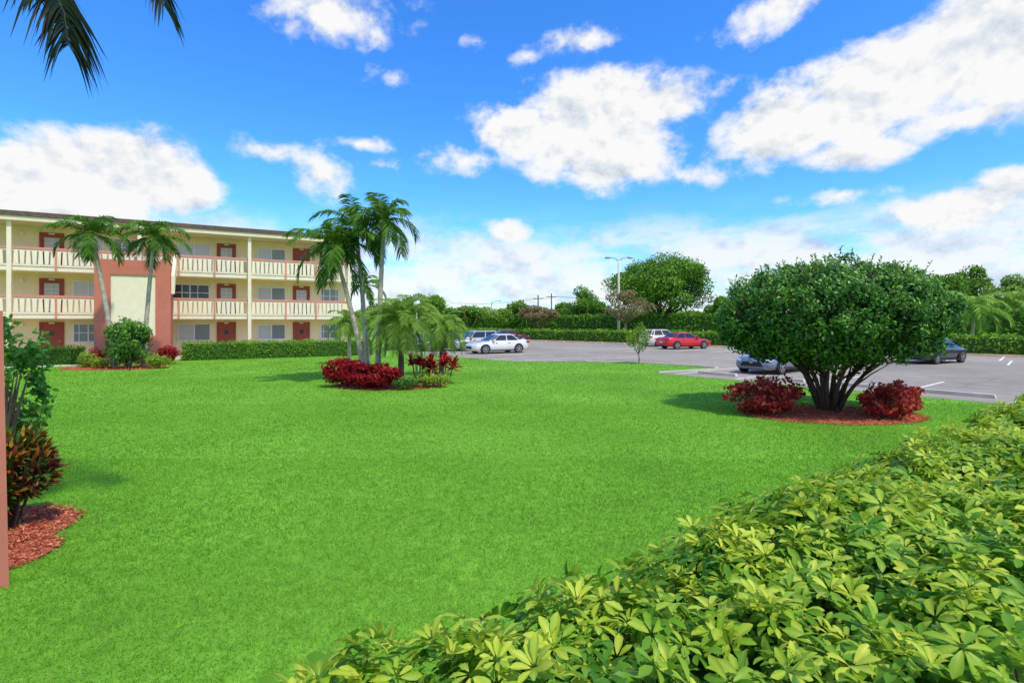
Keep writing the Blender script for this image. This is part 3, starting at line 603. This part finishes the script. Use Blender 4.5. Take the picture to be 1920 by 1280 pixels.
b=MB(); b.tube([(0,0,3.302),(0,0,3.34),(0,0,3.45)],[.19,.19,.04],14); b.build('cap',M['steel'],t)

# building bed planting
bush('round_shrub',at(240,26.4),(1.15,1.0,1.30),7000,.13,'treeleaf','big dark green shrub below the two building palms',k=50,cr=.27,wr=.5)
bush('lime_shrub',at(163,27.2),(.5,.45,.42),1000,.10,'lime','yellow-green shrub at the left end of the building palm bed',k=18)
bush('lime_shrub',at(296,26.6),(.68,.5,.36),1300,.10,'lime','yellow-green low shrub at the right end of the building palm bed',k=20)
bush('low_shrub',at(188,26.6),(.55,.45,.32),1000,.10,'lime','speckled low shrub directly left of the big dark green shrub',k=16)
bush('croton_shrub',at(314,29.3),(.65,.5,.55),1300,.12,'redleaf','small dark red shrub at the foot of the right side of the stair enclosure',k=18)
bush('croton_shrub',at(183,28.4),(.5,.4,.5),900,.12,'redleaf','small dark red shrub between the lime shrubs and the salmon pillar',k=14)
t=thing('garden_spotlight','small dark garden spotlight on a stake in front of the big green shrub','lamp',at(243,25.2)+(0,))
b=MB(); b.tube([(0,0,0),(0,0,.25)],.02,6); b.build('stake',M['dark'],t); b=MB(); b.tube([(0,0,.27),(0,-.02,.33),(0,.02,.46)],[.04,.075,.08],10); b.build('lamp_head',M['dark'],t)

# ------------------------------------------------------------ left foreground
b=MB(); b.add([(-5.3,4.45,-.05),(-4.375,4.64,-.05),(-4.82,5.0,-.05),(-5.5,4.9,-.05),(-5.3,4.45,2.4),(-4.43,4.64,2.4),(-4.87,5.0,2.4),(-5.5,4.9,2.4)],[(0,3,2,1),(4,5,6,7),(0,1,5,4),(1,2,6,5),(2,3,7,6),(3,0,4,7)])
tag(b.build('wall_pier',M['salmon']),'salmon painted wall pier cut off by the left edge of the picture','wall')
t=thing('croton','dark red and orange croton with narrow leaves beside the salmon pier','shrub',(-5.62,5.95,0))
P,N,v=canopy(1800,(0,0,.60),(.44,.5,.50),26,.28); N=nrm(N); n=len(P)
D=N*.9+rdir(n)*.5; D[:,2]+=.55
leaves('foliage',M['croton'],P-N*.03,D,nrm(np.c_[rng.normal(0,.6,(n,2)),np.ones(n)]),.14*rng.uniform(.7,1.2,n),.040,T_LONG,t,np.clip(rng.random(n)*.82+.35*(P[:,2]>.78)*rng.random(n),0,1))
b=MB()
for i in range(14):
    a=random.uniform(0,2*PI); b.tube([(math.cos(a)*.08,math.sin(a)*.08,0),(math.cos(a)*.2,math.sin(a)*.25,.5),(math.cos(a)*.32,math.sin(a)*.36,.9)],[.016,.012,.005],5)
b.build('stem',M['barkd'],t)
bush('leafy_shrub',(-7.60,7.9),(.66,.7,1.2),1750,.11,'shrub','tall green leafy shrub behind the croton at the left edge',k=60,cr=.14,wr=.55,stems=18,tpl=T_LONG)

# ------------------------------------------------------------ cars
def car(px,Y,heading,color,label,kind='sedan',group=None,xy=None):
    x,y=xy if xy else at(px,Y)
    paint=pmat('car_paint',color,.28,.03,1,metal=.2,spec=.5,coat=.8)
    t=thing('parked_car',label,'car',(x,y,.004),heading,group)
    suv=kind=='suv'
    L2=2.35 if not suv else 2.3; hz=1.43 if not suv else 1.62; W_=.91 if not suv else .93
    k=1.0 if not suv else 1.12
    st_=[(L2,.34,.52*k,.62),(L2-.08,.24,.66*k,.76),(L2-.35,.20,.76*k,.86),(L2-.85,.19,.84*k,.90),(L2-1.35,.19,.91*k,.905),(.3,.19,.95*k,W_),(-.7,.19,.98*k,W_),(-1.5,.19,1.02*k,.905),(-L2+.35,.22,1.02*k,.87),(-L2+.08,.27,.96*k,.80),(-L2,.34,.72*k,.68)]
    V=[];Fc=[]; m=12
    for (xx,zb,zt,hw) in st_:
        half=[(hw*.86,zb),(hw*.97,zb+.10),(hw,zb+(zt-zb)*.40),(hw*.985,zb+(zt-zb)*.66),(hw*.93,zb+(zt-zb)*.90),(hw*.76,zt)]
        ring=[(yy,z_) for yy,z_ in half]+[(-yy,z_) for yy,z_ in reversed(half)]
        V+=[(xx,yy,z_) for yy,z_ in ring]
    for i in range(len(st_)-1):
        for j in range(m): Fc.append((i*m+j,(i+1)*m+j,(i+1)*m+(j+1)%m,i*m+(j+1)%m))
    Fc.append(tuple(range(m))); Fc.append(tuple((len(st_)-1)*m+j for j in range(m-1,-1,-1)))
    b=MB(); b.add(V,Fc); b.build('body',paint,t,True)
    zb_=.93*k; zr=hz-.05
    fr,fm,rm,rr_=(1.10,.22,-1.05,-1.85) if not suv else (1.15,.38,-1.65,-2.12)
    bot=[(fr,.72),(fr-.25,.80),(rr_+.25,.80),(rr_,.72)]; top=[(fm,.52),(fm-.12,.60),(rm+.12,.60),(rm,.52)]
    V=[(xx,yy,zb_-.02) for xx,yy in bot]+[(xx,-yy,zb_-.02) for xx,yy in reversed(bot)]+[(xx,yy,zr) for xx,yy in top]+[(xx,-yy,zr) for xx,yy in reversed(top)]
    V+=[(fm-.25,.40,hz),(rm+.3,.40,hz),(rm+.3,-.40,hz),(fm-.25,-.40,hz)]
    Fc=[(i,(i+1)%8,(i+1)%8+8,i+8) for i in range(8)]
    Fc+=[(8,9,16),(9,10,17,16),(10,11,17),(11,12,18,17),(12,13,18),(13,14,19,18),(14,15,19),(15,8,16,19),(16,17,18,19)]
    b=MB(); b.add(V,Fc); cab=b.build('cabin',paint,t)
    def quad_on(a,b_,c,d,name,u0,u1,v0,v1,off=.006):
        a,b_,c,d=map(Vector,(a,b_,c,d)); nn=(b_-a).cross(d-a).normalized()
        if nn.dot((a+b_+c+d)/4-Vector((-.4,0,1.0)))<0: nn=-nn
        f=lambda u,v_:(a.lerp(b_,u)).lerp(d.lerp(c,u),v_)+nn*off
        q=MB(); q.add([f(u0,v0),f(u1,v0),f(u1,v1),f(u0,v1)],[(0,1,2,3)]); return q.build(name,M['glass'],cab)
    quad_on(V[7],V[0],V[8],V[15],'windscreen',.04,.96,.06,.95)
    quad_on(V[3],V[4],V[12],V[11],'rear_window',.05,.95,.1,.92)
    for (p,q) in ((1,2),(6,5)):
        quad_on(V[p],V[q],V[q+8],V[p+8],'side_window',.03,.49,.1,.92); quad_on(V[p],V[q],V[q+8],V[p+8],'side_window',.53,.95,.1,.92)
    for (p,q) in ((0,1),(7,6),(3,2),(4,5)): quad_on(V[p],V[q],V[q+8],V[p+8],'quarter_glass',.15,1.0,.12,.88)
    for sx in (L2-.92,-L2+.98):
        for s_ in (-1,1):
            w_=bpy.data.objects.new('wheel',None); C.objects.link(w_); w_.parent=t; w_.location=(sx,s_*(W_-.09),.335)
            b=MB(); b.tube([(0,-.11,0),(0,-.10,0),(0,.10,0),(0,.11,0)],[.28,.335,.335,.28],24); b.build('tyre',M['rubber'],w_)
            b=MB()
            for i in range(5):
                a=2*PI*i/5; m_=Matrix.Rotation(a,4,'Y'); b.box(-.032,.032,s_*.112,s_*.128,.03,.22,m_)
            b.tube([(0,s_*.113,0),(0,s_*.132,0)],[.06,.05],12)
            for i in range(20):
                a=2*PI*i/20; m_=Matrix.Rotation(a,4,'Y'); b.box(-.036,.036,s_*.111,s_*.124,.205,.235,m_)
            b.build('rim',M['alloy'],w_)
            b=MB(); arc=[(sx+.40*math.cos(q),.335+.40*math.sin(q)) for q in [R(v_) for v_ in range(-15,196,15)]]
            b.prism(arc,s_*(W_-.03),s_*(W_+.006)); b.build('wheel_arch',M['dark'],t)
    for s_ in (-1,1):
        b=MB(); b.add([(L2-.03,s_*.46,.57*k),(L2-.16,s_*.80,.58*k),(L2-.30,s_*.868,.66*k),(L2-.24,s_*.80,.73*k),(L2-.075,s_*.48,.66*k)],[(0,1,2,3,4)])
        for v_i in range(len(b.v)): b.v[v_i]=(b.v[v_i][0]+.045,b.v[v_i][1]*1.015,b.v[v_i][2])
        b.build('headlight',M['lamp'],t)
        b=MB(); b.box(-L2-.012,-L2+.30,s_*.50,s_*.835,.76*k,.90*k); b.build('tail_light',M['tail'],t)
        b=MB(); b.box(fr-.45,fr-.27,s_*.86,s_*1.02,.94*k,1.06*k); b.build('mirror',paint,t)
        b=MB(); b.box(-1.45,1.25,s_*(W_-.02),s_*(W_+.012),.20,.27); b.build('side_skirt',M['dark'],t)
        for hx in (-.55,.5):
            b=MB(); b.box(hx-.09,hx+.09,s_*(W_-.03),s_*(W_+.022),.80*k,.825*k); b.build('door_handle',M['alloy'],t)
    b=MB(); b.add([(L2+.012,-.40,.56*k),(L2+.012,.40,.56*k),(L2+.02,.52,.36),(L2+.02,-.52,.36)],[(0,1,2,3)]); b.build('grille',M['dark'],t)
    b=MB(); b.box(L2+.021,L2+.03,-.07,.07,.50*k,.56*k); b.build('badge',M['alloy'],t)
    b=MB(); b.box(-L2-.02,-L2+.02,-.16,.16,.55,.66); b.build('number_plate',M['white'],t)
    b=MB(); b.box(-L2-.015,-L2+.1,-.6,.6,.26,.36); b.build('rear_bumper',M['dark'],t)
    return t
hN=math.atan2(-.50,-.86)
car(932,40.0,hN,(.80,.78,.75),'white sedan with black grille parked nearest the palm island')
car(891,43.6,hN,(.46,.45,.43),'silver-grey SUV parked just behind the white sedan','suv')
car(830,43.5,hN,(.05,.055,.06),'dark car half hidden behind the feathery palms')
car(775,45.5,hN,(.30,.31,.33),'grey car glimpsed behind the date palm trunk')
car(955,63.5,math.atan2(.3,.95),(.14,.006,.012),'dark red car low beyond the white sedan near the far hedge')
car(1282,46.5,math.atan2(.35,.94),(.64,.008,.010),'bright red sedan parked left of the round lawn tree')
car(1240,52.0,math.atan2(.5,.86),(.78,.76,.73),'white SUV parked behind the bright red sedan','suv')
car(0,0,math.atan2(-.62,-.78),(.17,.20,.27),'dark silver-blue sedan facing the lawn behind the round tree stems',xy=(12.4,25.0))
car(1745,30.5,math.atan2(.45,.89),(.03,.03,.035),'black SUV showing under the right side of the round tree','suv')

# ------------------------------------------------------------ poles
Y=66; x,y=at(1160,Y)
t=thing('street_lamp','tall twin-arm street lamp behind the clipped hedge beside the pinkish tree','street lamp',(x,y,0))
hp=zz(488,Y); b=MB(); b.tube([(0,0,0),(0,0,hp*.5),(0,0,hp)],[.19,.16,.11],10); b.build('pole',M['concrete'],t,True)
for s_ in (-1,1):
    b=MB(); b.tube([(0,0,hp-.1),(s_*.5,0,hp+.28),(s_*1.1,0,hp+.35)],[.055,.05,.045],6); b.build('arm',M['steel'],t,True)
    b=MB(); b.tube([(s_*1.05,0,hp+.35),(s_*1.3,0,hp+.33),(s_*1.75,0,hp+.27)],[.07,.17,.07],8); b.build('lamp_head',M['steel'],t,True)
Y=95; x,y=at(922,Y); t=thing('street_lamp','small distant street lamp left of the utility poles','street lamp',(x,y,0)); hp=zz(566,Y)
b=MB(); b.tube([(0,0,0),(0,0,hp)],[.12,.07],8); b.build('pole',M['steel'],t); b=MB(); b.tube([(0,0,hp-.05),(.9,0,hp+.25),(1.7,0,hp+.2)],[.05,.05,.09],6); b.build('arm',M['steel'],t)
pt=[]
for px,py,Y,lab in ((1009,553,120,'left wooden utility pole on the far horizon'),(1034,550,128,'right wooden utility pole on the far horizon')):
    x,y=at(px,Y); hp=zz(py,Y); t=thing('utility_pole',lab,'utility pole',(x,y,0)); b=MB(); b.tube([(0,0,0),(0,0,hp)],[.2,.14],8); b.build('pole',M['wood'],t)
    b=MB(); b.box(-1.1,1.1,-.08,.08,hp-.9,hp-.72); b.build('crossarm',M['wood'],t); pt.append((x,y,hp-.7))
b=MB()
for dx in (-1,1):
    a=Vector(pt[0])+Vector((dx-22,30,0)); p1=Vector(pt[0])+Vector((dx,0,0)); p2=Vector(pt[1])+Vector((dx,0,0)); p3=p2+Vector((30,-6,0))
    for u,v_ in ((a,p1),(p1,p2),(p2,p3)):
        b.tube([u.lerp(v_,i/6)+Vector((0,0,-.7*math.sin(PI*i/6)*min(1,(v_-u).length/20))) for i in range(7)],.025,4)
tag(b.build('power_line',M['dark']),'thin dark overhead wires strung between the two far utility poles','power line')

# ------------------------------------------------------------ camera, sun, sky
cam=bpy.data.cameras.new('camera'); co=bpy.data.objects.new('camera',cam); C.objects.link(co)
cam.sensor_width=36; cam.lens=F/1920*36; cam.shift_y=-(640-HY)/1920; cam.clip_end=6000; cam.clip_start=.05
co.location=(0,0,H); co.rotation_euler=(PI/2,0,0); S.camera=co
el=R(58); hd=Vector((.68,-.73)).normalized(); sd=Vector((hd.x*math.cos(el),hd.y*math.cos(el),math.sin(el)))
sl=bpy.data.lights.new('sun','SUN'); sl.energy=3.4; sl.angle=R(2.5); sl.color=(1,.92,.77); so=bpy.data.objects.new('sun',sl); C.objects.link(so); so.rotation_euler=(-sd).to_track_quat('-Z','Y').to_euler()
W=bpy.data.worlds.new('World'); S.world=W; W.use_nodes=True; nt=W.node_tree; N=nt.nodes; L=nt.links; N.clear()
out=N.new('ShaderNodeOutputWorld'); bg=N.new('ShaderNodeBackground'); L.new(bg.outputs[0],out.inputs[0]); bg.inputs[1].default_value=.15
sky=N.new('ShaderNodeTexSky'); sky.sky_type='NISHITA'; sky.sun_disc=False; sky.sun_elevation=el; sky.sun_rotation=math.atan2(sd.x,sd.y); sky.air_density=1.0; sky.dust_density=.4; sky.ozone_density=3
hs=N.new('ShaderNodeHueSaturation'); hs.inputs['Saturation'].default_value=1.25; hs.inputs['Value'].default_value=1.38; L.new(sky.outputs[0],hs.inputs['Color'])
tint=N.new('ShaderNodeVectorMath'); tint.operation='MULTIPLY'; L.new(hs.outputs[0],tint.inputs[0]); tint.inputs[1].default_value=(.60,1.0,1.40)
def mth(op,a,b=None,c=None,clamp=False):
    n_=N.new('ShaderNodeMath'); n_.operation=op; n_.use_clamp=clamp
    for i,x in enumerate((a,b,c)):
        if x is None: continue
        if isinstance(x,(int,float)): n_.inputs[i].default_value=x
        else: L.new(x,n_.inputs[i])
    return n_.outputs[0]
tc=N.new('ShaderNodeTexCoord'); sx=N.new('ShaderNodeSeparateXYZ'); L.new(tc.outputs['Generated'],sx.inputs[0])
az=mth('ARCTAN2',sx.outputs[0],sx.outputs[1]); elv=mth('ARCSINE',sx.outputs[2])
def comb(a,b):
    n_=N.new('ShaderNodeCombineXYZ'); L.new(a,n_.inputs[0]); L.new(b,n_.inputs[1]); return n_.outputs[0]
def noise(v,sc,det=9,ro=.6,dist=0):
    n_=N.new('ShaderNodeTexNoise'); n_.inputs['Scale'].default_value=sc; n_.inputs['Detail'].default_value=det; n_.inputs['Roughness'].default_value=ro; n_.inputs['Distortion'].default_value=dist; L.new(v,n_.inputs['Vector']); return n_.outputs[0]
v0=comb(az,mth('MULTIPLY',elv,1.35))
n1=noise(v0,7.8,10,.61,.1)
v1=comb(mth('ADD',az,.006),mth('MULTIPLY',mth('ADD',elv,.022),1.35)); n1b=noise(v1,7.8,6,.56,.1)
n2=noise(comb(az,mth('MULTIPLY',elv,2.6)),5,8,.6,.2)
CL=[(210,325,215,85,1.35),(90,345,190,75,1.2),(320,345,120,55,1.1),(640,30,140,50,.6),(700,60,60,30,.4),(610,325,70,50,.55),(510,285,90,26,.5),(670,270,60,14,.4),
 (1110,215,150,85,1.1),(1130,270,180,80,1.2),(990,250,110,60,.85),(1240,200,120,55,.9),(880,300,80,28,.5),(1290,330,90,28,.45),
 (1480,240,190,70,1.0),(1580,290,140,40,.75),(1640,170,190,90,1.2),(1820,110,240,110,1.35),(1920,40,180,110,1.35),(1450,15,110,38,.6),(1800,225,170,40,.75),
 (735,142,45,18,.35),(900,78,28,12,.3),(1090,80,100,24,.45),(990,105,40,12,.3),(1580,365,110,20,.5),(1780,395,190,45,.8),(1900,350,90,35,.8),(955,435,60,28,.6),(720,310,30,10,.3)]
fld=None
for px,py,rx,ry,am in CL:
    k=(px-960)/F; v_=(HY-py)/F; a0=math.atan(k); e0=math.atan(v_/math.sqrt(1+k*k)); ra=rx/F/(1+k*k)*1.12; re=ry/F/math.sqrt(1+k*k)*1.12
    dx=mth('MULTIPLY_ADD',az,1/ra,-a0/ra); dy=mth('MULTIPLY_ADD',elv,1/re,-e0/re)
    dd=mth('SQRT',mth('MULTIPLY_ADD',dx,dx,mth('MULTIPLY',dy,dy)))
    f=mth('MULTIPLY_ADD',dd,-am,am)
    fld=f if fld is None else mth('SMOOTH_MAX',fld,f,.2)
fld=mth('MAXIMUM',fld,-.85)
dens=mth('ADD',mth('MULTIPLY',fld,1.1),mth('MULTIPLY',mth('SUBTRACT',n1,.5),2.15))
def mr(x,a,b,c,d,sm=True):
    n_=N.new('ShaderNodeMapRange'); n_.interpolation_type='SMOOTHSTEP' if sm else 'LINEAR'
    for i,q in enumerate((a,b,c,d)): n_.inputs[i+1].default_value=q
    L.new(x,n_.inputs[0]); return n_.outputs[0]
m1=mr(dens,.0,.52,0,1)
band=mth('MULTIPLY',mr(elv,.0,.05,.8,1),mr(elv,.12,.23,1,0))
m2=mth('MULTIPLY',mr(mth('ADD',n2,mth('MULTIPLY',band,.22)),.50,.74,0,.9),band)
haze=mr(elv,-.02,.17,.48,0)
n3=noise(comb(az,mth('MULTIPLY',elv,1.5)),2.4,6,.6)
away=mr(sx.outputs[1],.35,-.1,0,1); m3=mth('MULTIPLY',mr(n3,.44,.6,0,1),away)
mask=mth('MAXIMUM',mth('MAXIMUM',m1,m2),mth('MAXIMUM',m3,haze))
lit=mth('ADD',.72,mth('MULTIPLY',mth('SUBTRACT',n1,n1b),2.7),None,True)
thick=mr(dens,.6,1.8,1.0,.88)
low=mr(elv,.02,.20,.88,1.0)
shade=mth('MULTIPLY',mth('MULTIPLY',lit,thick),low,None,True)
cr=N.new('ShaderNodeValToRGB'); L.new(shade,cr.inputs[0]); e=cr.color_ramp.elements; e[0].position=.22; e[0].color=(.56,.63,.73,1); e[1].position=.73; e[1].color=(1,1,1,1); q=e.new(.50); q.color=(.80,.85,.91,1)
cs=N.new('ShaderNodeVectorMath'); cs.operation='SCALE'; L.new(cr.outputs[0],cs.inputs[0]); cs.inputs['Scale'].default_value=6.4
mx=N.new('ShaderNodeMix'); mx.data_type='RGBA'; L.new(mask,mx.inputs[0]); L.new(tint.outputs[0],mx.inputs[6]); L.new(cs.outputs[0],mx.inputs[7]); L.new(mx.outputs[2],bg.inputs[0])
S.view_settings.view_transform='Standard'; S.view_settings.look='None'; S.view_settings.exposure=0
